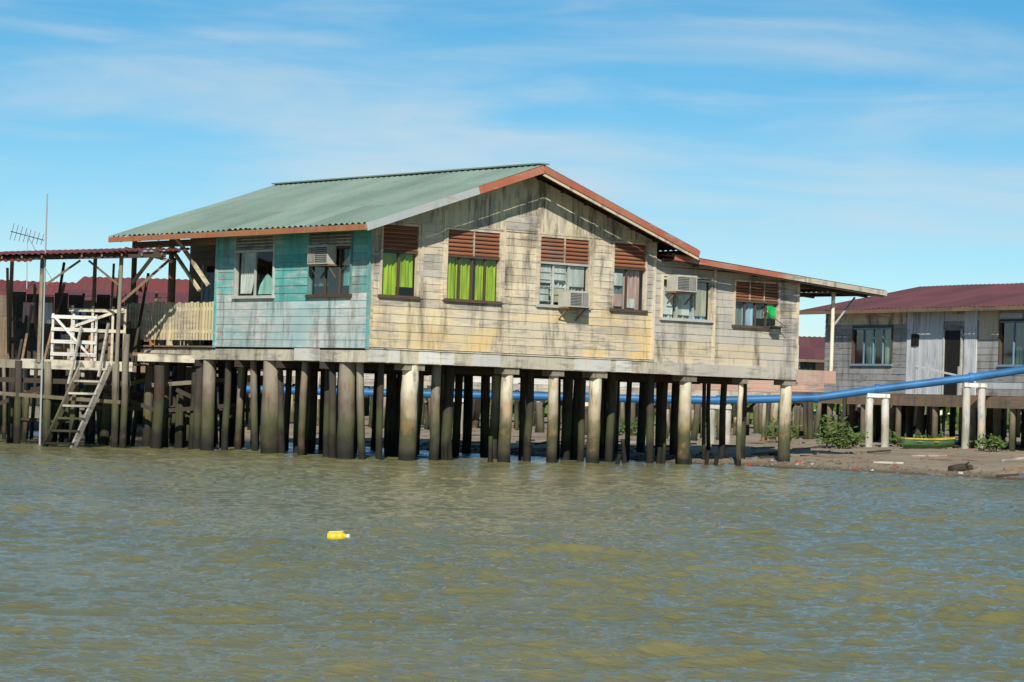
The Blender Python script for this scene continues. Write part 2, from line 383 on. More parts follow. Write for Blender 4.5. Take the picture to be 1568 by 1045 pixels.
for t in(1.8,3.6,5.4,7.2,9): mb.beam((0,t,2.12),(8.4 if t>6 else 13.3,t,2.12),.14,.16,darkw)
mb.build('floor_joists',H)
# --- piles
mb=MB()
for s,r,mt in((1.33,.19,pileL),(4.15,.145,pileL),(5.55,.12,pileL),(6.85,.15,pileL),(9.75,.15,pileL),(11.62,.065,pileL),(13.2,.15,pileL)):
    mb.cyl((s+random.uniform(-.04,.04),.17,-1.2),(s,.17,2.2),r*1.08,r,mt,16,random.uniform(.4,.9),10,.010)
    mb.box(s-r*1.5,s+r*1.5,.0,.4,2.06,2.2,pileM)
for s,t,r in((1.9,.9,.19),(.25,1.1,.19),(.25,4.2,.22),(.2,6.9,.16),(.15,8.94,.16),(.15,10.8,.14),(2.4,.6,.11)):
    mb.cyl((s,t,-1.2),(s,t,2.2),r*1.05,r,pileM,14,None,8,.013)
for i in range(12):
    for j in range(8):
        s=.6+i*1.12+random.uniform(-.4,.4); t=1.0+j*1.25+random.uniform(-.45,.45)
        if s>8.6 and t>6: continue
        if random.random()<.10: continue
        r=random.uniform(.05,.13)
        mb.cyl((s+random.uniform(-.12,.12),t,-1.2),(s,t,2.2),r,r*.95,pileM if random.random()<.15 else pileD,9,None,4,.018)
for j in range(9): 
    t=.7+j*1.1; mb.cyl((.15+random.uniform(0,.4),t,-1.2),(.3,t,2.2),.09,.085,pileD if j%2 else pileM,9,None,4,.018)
for i in range(10):
    s=random.uniform(1,12);t=random.uniform(0.,1.2); mb.cyl((s,t,-1),(s+.05,t,random.uniform(.15,.6)),.07,.05,pileD,8,None,3,.1)
mb.build('piles',H)
# --- roof
def corr(mb,P,Q,Ld,mat,amp=.016,per=.19,sheet=.8,ns=3):
    """corrugated sheets: P eave start, Q ridge start; runs along Ld"""
    P=Vector(P);Q=Vector(Q);Ld=Vector(Ld);L=Ld.length;nrm=(Q-P).cross(Ld).normalized()
    if nrm.z<0:nrm=-nrm
    st=per/8; k=int(L/st); vs=[]
    for i in range(k+1):
        f=i/k; o=nrm*(amp*math.sin(2*math.pi*i*st/per)); jag=(Q-P).normalized()*(.03*math.sin(int(i*st/sheet)*2.3))
        for q in range(ns+1):
            base=P.lerp(Q,q/ns)+Ld*f+o
            if q==0: base=base+jag
            vs.append(base+nrm*.02*noise.noise((q*1.7,i*st*.5,1)))
    w=ns+1; base=len(mb.v)
    if mb.xf: vs=[mb.xf(*p) for p in vs]
    mb.v+=[tuple(p) for p in vs]; mi=mb.mi(mat); T={}
    for i in range(k):
        for q in range(ns):
            key=(int(i*st/sheet),q); T.setdefault(key,random.random())
            mb.f.append((base+i*w+q,base+i*w+q+1,base+(i+1)*w+q+1,base+(i+1)*w+q)); mb.m.append(mi); mb.t.append(T[key]); mb.sm.append(True)
mb=MB()
corr(mb,(-.70,-.78,5.26),(4.28,-.78,6.93),(0,11.18,0),greenroof,amp=.024,per=.23)
corr(mb,(9.2,-.78,5.25),(4.28,-.78,6.93),(0,11.18,0),maroon)
mb.beam((4.28,-.8,6.955),(4.28,10.42,6.955),.3,.03,greenroof,.2)
mb.build('roof_sheets',H)
mb=MB()
pk=(4.28,-.80,6.83)
def rake(p0,p1,mat,h=.17,w=.035): mb.beam(p0,p1,w,h,mat,None)
def lp(a,b,f): return tuple(a[i]+(b[i]-a[i])*f for i in range(3))
eL=(-.70,-.80,5.17);eR=(9.2,-.80,5.15)
rake(eL,lp(eL,pk,.62),bluegrey);rake(lp(eL,pk,.62),pk,redM)
rake(pk,eR,redM,.15); 
o=(0,.03,-.11); 
rake(tuple(pk[i]+o[i] for i in range(3)),tuple(eR[i]+o[i] for i in range(3)),cream,.08)
mb.beam((-.71,-.78,5.17),(-.71,10.4,5.17),.03,.13,orangeM)
mb.beam((9.2,-.78,5.15),(9.2,10.4,5.15),.03,.15,orangeM)
for i in range(7):
    f=i/6.5
    mb.beam((-.6+4.8*f,-.76,5.2+1.6*f),(-.6+4.8*f,10.3,5.2+1.6*f),.05,.08,darkw)
    mb.beam((9.1-4.75*f,-.76,5.2+1.6*f),(9.1-4.75*f,10.3,5.2+1.6*f),.05,.08,darkw)
for i in range(12):
    t=.02+i*.9; mb.beam((-.66,t,5.14),(.3,t,5.47),.05,.09,cream if i==0 else darkw)
mb.build('roof_fascia',H)
mb=MB()
corr(mb,(16.0,-.55,4.60),(8.62,-.55,5.12),(0,6.8,0),redroof)
mb.beam((8.62,-.56,5.04),(12.6,-.56,4.765),.03,.13,redM); mb.beam((12.6,-.56,4.765),(16.0,-.56,4.53),.03,.12,beamm)
mb.beam((8.62,-.53,4.96),(15.9,-.53,4.455),.04,.05,darkw)
mb.beam((16.0,-.56,4.53),(16.0,6.2,4.53),.03,.12,beamm)
for i in range(8): mb.beam((8.7+i*1.02,-.5,4.99-i*.07),(8.7+i*1.02,6,4.99-i*.07),.05,.07,darkw)
for t in(0.05,2,4,6): mb.beam((8.6,t,4.95),(15.9,t,4.47),.06,.1,darkw)
mb.cyl((14.62,.0,2.2),(14.62,.0,4.5),.05,.05,pileL,8); mb.cyl((14.62,.0,3.6),(15.4,.0,4.4),.03,.03,bluegrey,8); mb.cyl((13.5,.1,2.2),(13.5,.1,3.1),.03,.03,whiteM,8)
mb.build('extension_roof',H)
# ------------------------------------------------------------------ jetty + shelter at left
J=empty('wooden_jetty',(0,0,0))
mb=MB()
for i in range(16): mb.box(-11.75,-9.2,66.2+i*.2,66.38+i*.2,2.02,2.06,greyw)
mb.box(-11.85,-9.15,66.1,66.18,1.85,2.08,beamm); mb.box(-12.9,-11.86,66.3,66.4,1.85,2.05,pileM); mb.box(-9.15,-7.2,66.95,67.05,2.12,2.30,beamm); mb.box(-9.3,-6.9,67.1,69.5,2.25,2.33,brownw)
mb.box(-12.9,-9.2,66.25,66.35,1.5,1.62,darkw)
for x,y,r in((-11.9,66.1,.09),(-11.2,66.15,.10),(-9.55,66.1,.09),(-10.6,66.6,.08),(-8.6,66.9,.14),(-7.6,67,.12),(-9.0,68.2,.12),(-12.5,66.4,.1),(-10,68,.12),(-11.5,68.2,.12),(-8.1,68.6,.15),(-12.3,68,.1),(-12.8,67,.08),(-9.3,66.4,.07)):
    mb.cyl((x+random.uniform(-.08,.08),y,-1.2),(x,y,2.03),r,r,pileM if random.random()<.75 else pileD,9,None,5,.02)
for i in range(55):
    x=random.uniform(-13.5,-6.5);y=random.uniform(67.5,76); r=random.uniform(.05,.1)
    mb.cyl((x+random.uniform(-.2,.2),y,-1.2),(x,y,2.1),r,r,random.choice([pileD,pileD,pileM]),7,None,3,.03)
for i in range(16):
    x=random.uniform(-13,-8); y=random.uniform(67,70); mb.beam((x,y,random.uniform(.5,1.8)),(x+random.uniform(.8,2.4),y+.1,random.uniform(.5,2)),.06,.1,darkw if i%3 else pileM)
mb.beam((-12.9,66.05,1.25),(-9.4,66.05,1.1),.05,.09,pileM)
mb.build('deck_and_piles',J)
mb=MB()
for z in(2.18,2.48,2.78,3.08): mb.box(-11.15,-10.05,66.12,66.155,z,z+.085,whiteM)
for x in(-11.15,-10.65,-10.1): mb.box(x,x+.06,66.16,66.22,2.06,3.2,whiteM)
mb.beam((-11.05,66.1,3.1),(-10.2,66.1,2.2),.03,.06,whiteM)
mb.beam((-11.3,66.6,2.4),(-11.3,69,2.4),.05,.07,whiteM); mb.beam((-11.3,66.6,3.0),(-11.3,69,3.0),.05,.07,whiteM)
mb.build('railing',J)
mb=MB()
for x in(-10.9,-10.4,-9.9,-9.6): mb.box(x,x+.06,67.5,67.56,2.06,3.45,beamm)
mb.box(-10.95,-9.55,67.48,67.5,3.3,3.38,beamm);mb.box(-10.95,-9.55,67.48,67.5,2.8,2.88,beamm); mb.beam((-10.9,67.47,2.9),(-9.6,67.47,3.4),.03,.07,beamm)
mb.build('inner_railing',J)
L=empty('wooden_ladder',(0,0,0)); mb=MB()
a0,a1=Vector((-11.05,64.6,-.25)),Vector((-10.35,66.0,2.0)); b0,b1=Vector((-10.38,64.6,-.25)),Vector((-9.68,66.0,2.0))
mb.beam(a0,a1,.05,.17,pileM,.8);mb.beam(b0,b1,.05,.17,greyw,.2)
for i in range(7):
    f=.15+i*.133; p=a0.lerp(a1,f);q=b0.lerp(b1,f); mb.beam(p,q,.26,.05,greyw if i>2 else pileM,up=(0,0,1))
mb.beam((-9.75,66.0,3.0),(-9.9,65.7,1.7),.05,.06,greyw); mb.beam((-10.4,66,2.9),(-10.6,65.6,1.5),.05,.06,greyw)
mb.build('stringers_and_treads',L)
P=empty('tin_shelter',(0,0,0)); mb=MB()
corr(mb,(-12.9,65.6,4.52),(-12.9,69.2,4.80),(3.6,0,.2),redroof,per=.15,ns=2)
corr(mb,(-12.6,65.5,4.38),(-12.6,66.7,4.66),(1.0,0,.02),redroof,per=.15,ns=2)
corr(mb,(-9.7,65.8,4.74),(-9.7,66.9,4.86),(1.8,0,.06),redroof,per=.15,ns=2)
mb.build('roof',P)
mb=MB()
mb.cyl((-11.3,66.0,-.8),(-11.34,66.0,6.08),.03,.016,bluegrey,8); mb.cyl((-9.56,66.05,-1),(-9.5,66.05,4.65),.055,.05,pileM,8)
mb.cyl((-11.42,66.1,2),(-11.42,66.1,4.55),.05,.05,pileM,8)
mb.cyl((-9.3,66.02,-1.),(-9.3,66.02,2.75),.085,.08,pileM,9,None,5,.02)
for x in(-12.7,-10.6,-8.6): mb.cyl((x,69.1,1.9),(x,69.1,4.78),.05,.05,brownw,8)
mb.beam((-12.9,65.8,4.44),(-8.4,65.8,4.67),.06,.09,darkw);mb.beam((-12.9,67.5,4.60),(-8.4,67.5,4.83),.06,.09,darkw)
for i in range(10): mb.beam((-12.8+i*.48,65.65,4.46+i*.026),(-12.8+i*.48,69.1,4.72+i*.026),.04,.06,brownw)
mb.beam((-11.3,66.1,3.9),(-10.5,66.1,4.5),.05,.05,brownw);mb.beam((-9.5,66.1,3.9),(-10.3,66.1,4.5),.05,.05,brownw);mb.beam((-9.5,66.1,3.5),(-8.4,66.5,4.6),.05,.06,brownw)
for x,c,w in((-12.3,pinkC,.3),(-11.8,whiteC,.25),(-11.0,blueC,.3),(-9.9,pinkC,.2),(-9.0,whiteC,.25)):
    curtain(mb,x,x+w,3.0,3.0+random.uniform(.4,.7),68.6,c,.02)
mb.cyl((-12.7,68.6,3.7),(-8.6,68.6,3.75),.008,.008,acD,5)
for k in range(14):
    x=random.uniform(-12.6,-8.5); w=random.uniform(.2,.5); y=random.uniform(68,69); mb.box(x,x+w,y,y+.4,2.1,2.1+random.uniform(.3,.9),random.choice([brownw,pinkw,darkw,greyw,orangeM]))
mb.beam((-12.9,69.3,2.6),(-9,69.3,2.6),.05,.09,brownw);mb.beam((-12.9,69.3,3.1),(-9,69.3,3.1),.05,.09,brownw)
for k in range(14): mb.box(-12.9+k*.29,-12.85+k*.29,69.26,69.3,2.1,3.1,brownw)
for a in range(10): mb.box(-13.2+a*.36,-12.86+a*.36,70.1,70.14,2.1,3.75+random.uniform(-.1,.15),darkw if a%3 else brownw)
for k in range(14):
    x=random.uniform(-13,-8.8); mb.beam((x,random.uniform(67,70),2),(x+random.uniform(-.15,.15),69,random.uniform(3.3,4.6)),.06,.06,brownw if k%2 else darkw)
mb.build('frame',P)
# ------------------------------------------------------------------ background houses
def bg_house(name,loc,rz,w,d,z0,ze,zr,wm,rm,wins=(),ov=.6,panels=(),pn=None):
    E=empty(name,loc,rz); mb=MB(front)
    ops=[(q[0]-.05,q[1]+.05,q[2]-.05,q[3]+.05) for q in wins]
    def mf(a,z):
        for p in panels:
            if p[0]<=a<p[1] and p[2]<=z<p[3]: return p[4]
        return wm
    merge_rows(mb,0,w,z0,ze,ops,mf,bh=.22)
    for p in panels:
        if len(p)>5: 
            a=p[0]
            while a<p[1]: mb.box(a,min(a+.17,p[1]),.04,.055+random.uniform(0,.01),p[2],p[3],p[4]); a+=.18
        else: mb.box(p[0],p[1],.03,.04,p[2],p[3],p[4])
    for q in wins:
        n=max(2,round((q[1]-q[0])/.6)); window(mb,q[0],q[1],q[2],q[3]-.04,q[3],[i/n for i in range(n+1)],q[4] if len(q)>4 else frameW,None,[None,greyC,None,beigeC],glassT,ft=frameD)
    mb.build('front_wall',E)
    mb=MB(side); merge_rows(mb,.05,d,z0,ze,[],lambda a,z:wm,bh=.22); mb.build('end_wall',E)
    mb=MB(); mb.box(0.05,w-.05,d-.1,d,z0,ze,wm); mb.box(w-.1,w,.05,d-.1,z0,ze,wm); mb.box(.1,w-.1,.1,d-.1,z0,z0+.08,darkw); mb.box(.2,w-.2,1.6,1.7,z0,ze,dark)
    mb.box(-.1,w+.1,-.05,.05,z0-.28,z0-.01,brownw); mb.box(-.05,.05,.05,d,z0-.28,z0-.01,brownw)
    mb.add([(0,0,ze),(0,d,ze),(0,d/2,zr-.05)],[(0,1,2)],wm); mb.add([(w,0,ze),(w,d,ze),(w,d/2,zr-.05)],[(0,1,2)],wm)
    nx_=max(3,int(w/1.6)); ny_=max(2,int(d/2))
    for i in range(nx_+1):
        for j in range(ny_+1):
            r=random.uniform(.07,.13); x=w*i/nx_+random.uniform(-.2,.2); y=d*j/ny_
            mb.cyl((x,y,-.8),(x,y,z0-.2),r,r,pn or random.choice([pileD,pileM,pileM]),8,None,3,.03)
    mb.build('structure',E)
    mb=MB(); sl=(zr-ze)/(d/2); zo=ze-ov*sl
    corr(mb,(-ov,-ov,zo+.03),(-ov,d/2,zr+.03),(w+2*ov,0,0),rm,per=.25,ns=2); corr(mb,(-ov,d+ov,zo+.03),(-ov,d/2,zr+.03),(w+2*ov,0,0),rm,per=.25,ns=2)
    mb.beam((-ov,-ov,zo-.04),(w+ov,-ov,zo-.04),.03,.13,brownw); mb.beam((-ov,-ov,zo-.04),(-ov,d/2,zr-.04),.03,.14,redM); mb.beam((-ov,d+ov,zo-.04),(-ov,d/2,zr-.04),.03,.14,redM)
    mb.build('roof',E); return E
rzR=math.atan2(-12,6.3)
bg_house('stilt_house',(11.0,96,0),rzR,18,9,2.1,5.05,6.0,slate,maroon,
  wins=[(1.75,4.0,3.1,4.35,frameB),(9.9,12.4,3.1,4.5,frameB),(14,16,3.1,4.5,frameB)],ov=.7,
  panels=[(.2,4.8,4.45,5.0,cream),(4.9,6.9,2.1,5.0,whitesheet,1),(8.8,9.8,3.9,5.0,cream),(12.6,13.6,2.1,5,cream)])
mb=MB(lambda a,d,z:(11.0+a*.465+d*-.885,96-a*.885-d*.465,z))
mb.box(7.0,7.9,.03,.05,2.1,4.2,dark);mb.box(6.95,7.0,.03,.1,2.1,4.25,frameW);mb.box(7.9,7.95,.03,.1,2.1,4.25,frameW)
mb.box(8.05,8.7,.03,.06,2.1,5.0,whitesheet)
mb.box(-.2,17,.0,1.2,1.95,2.08,brownw);mb.box(-.2,17,1.2,1.26,1.7,2.06,brownw)
for a in range(0,17,2): mb.cyl((a,1.1,-.5),(a,1.1,2),.1,.1,pileM,8)
for a in(6.9,9.2): mb.box(a,a+.06,1.1,1.16,2.0,3.0,bluegrey)
mb.beam((6.9,1.13,3.0),(9.2,1.13,2.7),.05,.06,whiteM)
mb.box(5.2,5.6,.06,.1,3.7,4.1,dark)
wk=mb.build('walkway'); 
Eh=bpy.data.objects['stilt_house.001']; bpy.context.view_layer.update(); wk.parent=Eh; wk.matrix_parent_inverse=Eh.matrix_world.inverted()
bg_house('stilt_house',(-19.2,84,0),.05,6.8,7,2.2,3.9,4.75,brownw,redroof,wins=[(1,2,2.9,3.6),(4,5.5,2.8,3.6)],pn=pileD)
bg_house('stilt_house',(-16.8,77,0),.12,3.6,5,2.2,3.5,4.1,greyw,redroof,wins=[(1.8,2.8,2.7,3.3)],pn=pileD)
bg_house('stilt_house',(-13.2,80,0),-.15,3.2,4,2.2,3.7,4.3,brownw,maroon,wins=[(.6,1.4,2.8,3.4)],pn=pileD)
bg_house('stilt_house',(-14.6,90,0),-.1,5.5,8,2.2,4.1,5.2,pinkw,redroof,wins=[(1,2,2.9,3.8)],pn=pileD)
far=[(-44,120,9,greyw),(-33,128,10,pinkw),(-22,125,8,brownw),(-12.5,128,9,greyw),(-2,122,8,whiteM),(7,130,9,pinkw),(17.3,126,7,whiteM),(26,124,10,greyw),(38,120,10,cream)]
for x,y,w,m_ in far:
    bg_house('stilt_house',(x,y,0),random.uniform(-.15,.15),w,7,2.2,4.0,5.0,m_,random.choice([redroof,maroon]),wins=[(1,2.2,2.9,3.8),(w-3,w-1.6,2.9,3.8)])
W=empty('boardwalk',(0,0,0)); mb=MB()
for i in range(240):
    x=random.uniform(-14,15);y=random.uniform(88,112); r=random.uniform(.06,.14); z=random.uniform(1.2,2.1)
    mb.cyl((x+random.uniform(-.2,.2),y,-.4),(x,y,z),r,r*.9,random.choice([pileD,pileD,pileM,pileM,pileL]),7,None,3,.03)
for y,z,x0,x1 in((97,1.95,-16,12),(112,2.0,-20,20)):
    mb.box(x0,x1,y,y+1.2,z,z+.1,brownw); mb.box(x0,x1,y-.06,y-.0,z-.15,z+.08,greyw)
for i in range(14):
    x=random.uniform(-14,14); mb.beam((x,98,random.uniform(.4,1)),(x+random.uniform(.5,2),98,1.9),.06,.1,darkw)
mb.build('planks_and_piles',W)
PP=empty('water_pipe',(0,0,0)); mb=MB()
pts=[(24,78,4.3),(19,82.5,3.45),(15.94,84.6,2.93),(14.3,85,2.62),(11.4,85,2.17),(9.5,85,1.84),(6.47,85,1.66),(2.4,85.2,1.62),(-4.5,85.4,1.55),(-16,86,1.5),(-30,88,1.5)]
for p,q in zip(pts,pts[1:]): mb.cyl(p,q,.125,.125,pipeM,14,.5)
for p in pts[2:-1]:
    q=Vector(p); mb.cyl(q-Vector((.07,0,0)),q+Vector((.07,0,0)),.16,.16,pipeM,14,.3)
mb.build('pipe',PP)
mb=MB()
for x,z in((11.2,2.06),(14.2,2.48),(6.3,1.55),(2.2,1.5),(-2,1.5),(-6.2,1.45),(18.8,3.3)):
    y=85 if x<18 else 82.6
    for dx in(-.02,.46): mb.cyl((x+dx,y,-.5),(x+dx,y,z-.05),.12,.12,pileW,12,None,5,.02)
    mb.box(x-.12,x+.58,y-.16,y+.16,z-.15,z-.03,pileW)
mb.build('concrete_supports',PP)
# ------------------------------------------------------------------ ground
SX=[-400,-60,-40,-15,-4.3,-1.4,3.9,7.2,9.7,12,20,40,400];SY=[100,95,90,86,78,73,70,67.3,64.6,62.8,59,52,45]
xs=np.concatenate([np.linspace(-1500,-40,12),np.linspace(-30,-14,30),np.linspace(-13.8,24,260),np.linspace(25,40,20),np.linspace(50,1500,12)])
ys=np.concatenate([np.linspace(-60,50,6),np.linspace(55,100,280),np.linspace(101,140,40),np.linspace(150,3000,15)])
XX,YY=np.meshgrid(xs,ys); D=YY-np.interp(XX,SX,SY)
Zg=np.where(D<0,np.maximum(D*.08,-1.0),.13*(1-np.exp(-D/1.2))+.011*np.minimum(D,30))
nz=np.array([noise.fractal((x*.6,y*.6,0),1,2,4) for x,y in zip(XX.ravel(),YY.ravel())]).reshape(XX.shape)
Zg=Zg+nz*.06*np.clip((D+3)/4,0,1)
me=bpy.data.meshes.new('ground'); w=len(xs)
me.from_pydata([tuple(p) for p in np.stack([XX.ravel(),YY.ravel(),Zg.ravel()],1)],[],[(j*w+i,j*w+i+1,(j+1)*w+i+1,(j+1)*w+i) for j in range(len(ys)-1) for i in range(w-1)])
me.polygons.foreach_set('use_smooth',[True]*len(me.polygons))
m=N('mud_and_sand'); c=m.mix(m.ramp(m.noise(.5),.35,.65),(.38,.30,.205),(.26,.205,.14)); c=m.mix(m.ramp(m.noise(5,(1,1,1),6,.7),.54,.74,0,.7),c,(.14,.11,.08)); c=m.mix(m.ramp(m.noise(13,(1,1,1),4,.7),.66,.72),c,(.45,.40,.34))
wet=m.ramp(m.z(),.02,.12); c=m.mix(wet,(.10,.08,.05),c); m.bump(m.noise(9,(1,1,1),6,.7),.5,.05); m.out(c,.8); me.materials.append(m.m)
link(bpy.data.objects.new('ground',me))
def gz(x,y):
    d=y-float(np.interp(x,SX,SY)); return float(.13*(1-math.exp(-max(d,0)/1.2))+.011*min(max(d,0),30)+noise.fractal((x*.6,y*.6,0),1,2,4)*.06)
mb=MB(); rockm=plain('rubble',(.24,.20,.155),.9,.2,.6,3); ltrash=[plain('litter_white',(.6,.6,.58)),plain('litter_blue',(.05,.2,.5)),plain('litter_red',(.45,.06,.04))]
def rock(x,y,z,r,mat):
    vs=[];
    for a in range(6):
        an=a*math.pi/3; vs.append((x+r*math.cos(an)*random.uniform(.7,1.3),y+r*math.sin(an)*random.uniform(.7,1.3),z-r*.2))
    for a in range(6):
        an=a*math.pi/3+.3; vs.append((x+.6*r*math.cos(an)*random.uniform(.7,1.3),y+.6*r*math.sin(an)*random.uniform(.7,1.3),z+r*random.uniform(.3,.6)))
    mb.add(vs,[(i,(i+1)%6,6+(i+1)%6,6+i) for i in range(6)]+[tuple(range(6,12))],mat)
for i in range(1700):
    x=random.uniform(-6,22); e=float(np.interp(x,SX,SY)); d=abs(random.gauss(0,1.6))+.1 if random.random()<.65 else random.uniform(0,25); y=e+d
    rock(x,y,gz(x,y),random.uniform(.02,.08)*(1.5 if random.random()<.08 else 1),rockm if random.random()<.94 else random.choice(ltrash))
for i in range(70):
    x=random.uniform(-4,20);y=float(np.interp(x,SX,SY))+random.uniform(.1,14);an=random.uniform(-.5,.5);l=random.uniform(.3,1.1);z=gz(x,y)+.03
    mb.beam((x,y,z),(x+l*math.cos(an),y+l*math.sin(an),z+random.uniform(0,.1)),.07,.05,random.choice([darkw,brownw,brownw,greyw]))
mb.build('shore_debris')
mb=MB(); mb.cyl((10.6,65.6,.13),(11.15,65.9,.18),.11,.09,darkw,10,None,4,.08); mb.cyl((10.9,65.75,.2),(11.05,65.6,.33),.035,.02,darkw,6); mb.build('driftwood_log')
def shrub(x,y,w,h,n):
    mb=MB(); z=gz(x,y)
    stems=[(x+random.uniform(-w,w)*.5,y+random.uniform(-.3,.3)) for _ in range(max(4,int(w*8)))]
    for sx,sy in stems:
        hh=h*random.uniform(.4,1); tx=sx+random.uniform(-.25,.25); mb.cyl((sx,sy,z-.05),(tx,sy,z+hh),.018,.006,brownw,5)
        for k in range(n//len(stems)):
            f=random.uniform(.25,1.05); c=Vector((sx+(tx-sx)*f+random.gauss(0,.13),sy+random.gauss(0,.13),z+hh*f+random.gauss(0,.05)))
            u=Vector((random.gauss(0,1),random.gauss(0,1),random.gauss(0,.6))).normalized();v=u.orthogonal().normalized();l=random.uniform(.06,.12)
            mb.add([c-u*l,c+v*l*.35,c+u*l,c-v*l*.35],[(0,1,2,3)],leafm)
    mb.build('shrub')
def tree_line():
    mb=MB()
    for i in range(5200):
        x=random.uniform(-75,80); h=2.6+1.3*noise.noise((x*.16,0,2))+.6*noise.noise((x*.7,3,2)); z=random.uniform(.2,1)*h
        c=Vector((x,random.uniform(165,176),z)); u=Vector((random.gauss(0,1),random.gauss(0,1),random.gauss(0,1))).normalized();v=u.orthogonal().normalized();l=random.uniform(.3,.7)
        mb.add([c-u*l,c+v*l*.6,c+u*l,c-v*l*.6],[(0,1,2,3)],leafm)
    mb.build('tree_line')
tree_line()
for x,y,w,h,n in((9.9,83,.9,1.0,500),(10.6,84,.6,.5,200),(12.9,86,1.8,.45,350),(14.6,83.5,1.0,.5,250),(8.8,88,.9,.8,300),(17,82,1.5,.6,400),(3.8,92,1,.5,250)): shrub(x,y,w,h,n)
mb=MB(); bm1=plain('boat_green',(.12,.28,.12),.6); bm2=plain('boat_yellow',(.5,.36,.06),.6)
n=14; vs=[]
for i in range(n+1):
    f=i/n; hw=.42*math.sin(math.pi*min(.5+.5*(1-f),1))**.6 if f>.5 else .42*(.6+.4*math.sin(math.pi*f)); hw=max(hw,.03) if f<1 else .02; x=-1.1+2.2*f; kz=.02+.28*max(0,f-.6)**1.5*2; g=.42+.2*max(0,f-.5)**2*2
    vs+=[(x,-hw,g),(x,-hw*.75,(g+kz)/2),(x,0,kz),(x,hw*.75,(g+kz)/2),(x,hw,g)]
fs=[(i*5+k,i*5+k+1,(i+1)*5+k+1,(i+1)*5+k) for i in range(n) for k in range(4)]
B=empty('rowing_boat',(12.9,84.0,gz(12.9,84.0)-.02),.15)
mb.add(vs,fs,bm1,.5,True); mb.add(vs[:5],[(0,1,2,3,4)],bm1)
for i in range(n): 
    for k in(0,4): mb.beam(vs[i*5+k],vs[(i+1)*5+k],.05,.06,bm2)
for x in(-.6,.1): mb.box(x,x+.2,-.38,.38,.3,.33,bm2)
mb.build('hull',B); B.scale=(.75,.75,.75)
mb=MB(); ax,ay=-15.4,86.5
mb.cyl((ax,ay,4.4),(ax-.05,ay,6.3),.02,.015,bluegrey,6); mb.cyl((ax-.55,ay-.2,6.28),(ax+.45,ay+.2,6.05),.014,.014,darkw,5)
for i in range(8):
    f=i/7; c=Vector((ax-.5+.9*f,ay-.18+.36*f,6.27-.2*f)); u=Vector((.2,-.5,.45))*(.55-.2*f); mb.cyl(c-u,c+u,.009,.009,darkw,4)
mb.cyl((ax,ay,6.1),(ax+.9,ay,4.6),.008,.008,darkw,4); mb.build('tv_antenna')
mb=MB(); yb=plain('yellow_plastic',(.80,.55,.02),.35,.5,.1); wb=plain('white_plastic',(.75,.75,.72),.4,.5,.1)
prof=[(0,.03),(.01,.052),(.05,.056),(.09,.05),(.12,.054),(.155,.05),(.185,.026),(.2,.02)]
for (a,r),(b,q) in zip(prof,prof[1:]): mb.cyl((a,0,0),(b,0,0),r,q,yb,14,.5)
mb.cyl((.2,0,0),(.232,0,0),.024,.024,wb,12,.5); mb.box(.02,.17,-.02,.02,.05,.058,wb)
b=mb.build('plastic_bottle'); b.location=(-1.79,27.55,.018); b.rotation_euler=(0,-.08,-.2)
# ------------------------------------------------------------------ water
ny,nx=1350,620
yy=np.geomspace(11,98,ny); aa=np.linspace(-.30,.30,nx)
Y=np.repeat(yy[:,None],nx,1); X=Y*aa[None,:]
Z=np.zeros_like(X); sp=Y*.0016
for k in range(120):
    lam=math.exp(rng.uniform(math.log(.09),math.log(.85))); th=rng.normal(-1.3,.42); kk=2*math.pi/lam
    amp=.0040*lam*rng.uniform(.5,1.4)
    fade=np.clip((lam/(sp*2.2)-1),0,1)
    ph=kk*(X*math.cos(th)+Y*math.sin(th))+rng.uniform(0,6.28)+.8*np.sin(X*.7+Y*.31+k)
    Z+=amp*fade*(np.sin(ph)+.25*np.cos(2*ph))
gust=.85+.4*np.sin(X*.35+Y*.13+1)*np.sin(Y*.21-X*.1)
Z*=gust; Z=Z+16*np.maximum(Z,0)**2+.012*np.sin(Y*1.9+X*.5+1.5*np.sin(X*.6))*np.sin(X*.45-Y*.22)
me=bpy.data.meshes.new('water')
V=np.stack([X.ravel(),Y.ravel(),Z.ravel()],1)
idx=np.arange(ny*nx).reshape(ny,nx); Fq=np.stack([idx[:-1,:-1],idx[:-1,1:],idx[1:,1:],idx[1:,:-1]],-1).reshape(-1,4)
b0=len(V); V=np.vstack([V,np.array([[-1500,-200,-.10],[1500,-200,-.10],[1500,110,-.10],[-1500,110,-.10]])]); 
me.vertices.add(len(V)); me.vertices.foreach_set('co',V.ravel()); nf=len(Fq)+1
Fa=np.vstack([Fq,[[b0,b0+1,b0+2,b0+3]]]); me.loops.add(nf*4); me.loops.foreach_set('vertex_index',Fa.ravel()); me.polygons.add(nf)
me.polygons.foreach_set('loop_start',np.arange(0,nf*4,4)); me.polygons.foreach_set('loop_total',np.full(nf,4)); me.polygons.foreach_set('use_smooth',[True]*nf); me.update(); me.validate()
m=N('river_water'); c=m.mix(m.ramp(m.noise(.12),.35,.65),(.15,.145,.055),(.20,.185,.085)); 
h=m.math('ADD',m.noise(7,(1,1.7,1),5,.65),m.math('MULTIPLY',m.noise(1.6,(1,1.7,1),3,.5,off=(5,1,0)),1.2))
m.bump(h,.8,.035); m.out(c,.05,0,.5); m.b.inputs['IOR'].default_value=1.33
me.materials.append(m.m); link(bpy.data.objects.new('water',me))
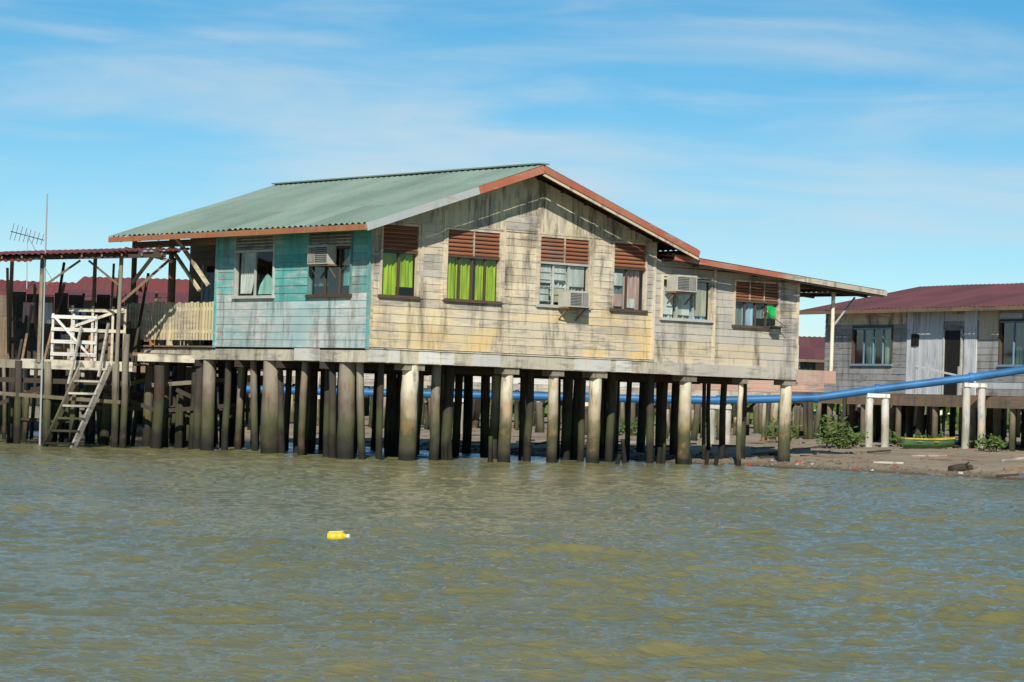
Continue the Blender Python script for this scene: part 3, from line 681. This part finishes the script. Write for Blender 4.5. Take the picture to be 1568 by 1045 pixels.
# ------------------------------------------------------------------ light, sky
el=math.radians(34); sx,sy=-.04,-1; n_=math.hypot(sx,sy); sx/=n_;sy/=n_
sd=Vector((sx*math.cos(el),sy*math.cos(el),math.sin(el)))
sl=bpy.data.lights.new('sun','SUN'); sl.energy=4.7; sl.angle=math.radians(.5); sl.color=(1,.94,.84)
so=link(bpy.data.objects.new('sun',sl)); so.rotation_euler=sd.to_track_quat('Z','Y').to_euler(); so.location=(0,-20,40)
wd=bpy.data.worlds.new('World'); scene.world=wd; wd.use_nodes=True; nt=wd.node_tree; nt.nodes.clear()
def wn(t,**k):
    x=nt.nodes.new(t)
    for a,b in k.items(): setattr(x,a,b)
    return x
sky=wn('ShaderNodeTexSky'); sky.sky_type='NISHITA'; sky.sun_disc=False; sky.sun_elevation=el; sky.sun_rotation=math.atan2(sx,sy); sky.altitude=2500; sky.air_density=1.0; sky.dust_density=.1; sky.ozone_density=3
hs=wn('ShaderNodeHueSaturation'); hs.inputs['Saturation'].default_value=1.34; hs.inputs['Hue'].default_value=.485; nt.links.new(sky.outputs[0],hs.inputs['Color'])
tc=wn('ShaderNodeTexCoord')
def cloud(sc,rot,scale,lo,hi,mx,off):
    mp=wn('ShaderNodeMapping'); mp.inputs['Rotation'].default_value=(0,rot,0); mp.inputs['Scale'].default_value=sc; mp.inputs['Location'].default_value=off; nt.links.new(tc.outputs['Generated'],mp.inputs[0])
    n=wn('ShaderNodeTexNoise'); n.inputs['Scale'].default_value=scale; n.inputs['Detail'].default_value=6; n.inputs['Roughness'].default_value=.5; n.inputs['Distortion'].default_value=.4; nt.links.new(mp.outputs[0],n.inputs['Vector'])
    r=wn('ShaderNodeMapRange'); r.interpolation_type='SMOOTHSTEP'; r.inputs[1].default_value=lo;r.inputs[2].default_value=hi;r.inputs[4].default_value=mx; nt.links.new(n.outputs['Fac'],r.inputs[0]); return r.outputs[0]
c1=cloud((2.6,2.6,15),-.10,1.6,.49,.77,.65,(.35,.2,.25)); c2=cloud((6,6,44),.1,1.5,.5,.8,.35,(1.3,.7,.1))
ad=wn('ShaderNodeMath',operation='ADD'); ad.use_clamp=True; nt.links.new(c1,ad.inputs[0]);nt.links.new(c2,ad.inputs[1])
mx=wn('ShaderNodeMix',data_type='RGBA'); nt.links.new(ad.outputs[0],mx.inputs[0]); nt.links.new(hs.outputs[0],mx.inputs[6]); mx.inputs[7].default_value=(7.2,8.0,8.4,1)
bg=wn('ShaderNodeBackground'); bg.inputs['Strength'].default_value=.092; nt.links.new(mx.outputs[2],bg.inputs[0]); ow=wn('ShaderNodeOutputWorld'); nt.links.new(bg.outputs[0],ow.inputs[0])
# ------------------------------------------------------------------ camera
p,r,Hc=.0217,.0324,1.4535
cd=bpy.data.cameras.new('camera'); cd.lens=4187/1568*36; cd.sensor_width=36; cd.clip_start=.1; cd.clip_end=5000
fw=Vector((0,math.cos(p),math.sin(p)));r0=Vector((1,0,0));u0=Vector((0,-math.sin(p),math.cos(p)))
R=r0*math.cos(r)+u0*math.sin(r);U=u0*math.cos(r)-r0*math.sin(r)
M=Matrix((( R.x,U.x,-fw.x,0),(R.y,U.y,-fw.y,0),(R.z,U.z,-fw.z,Hc),(0,0,0,1)))
co=link(bpy.data.objects.new('camera',cd)); co.matrix_world=M; scene.camera=co
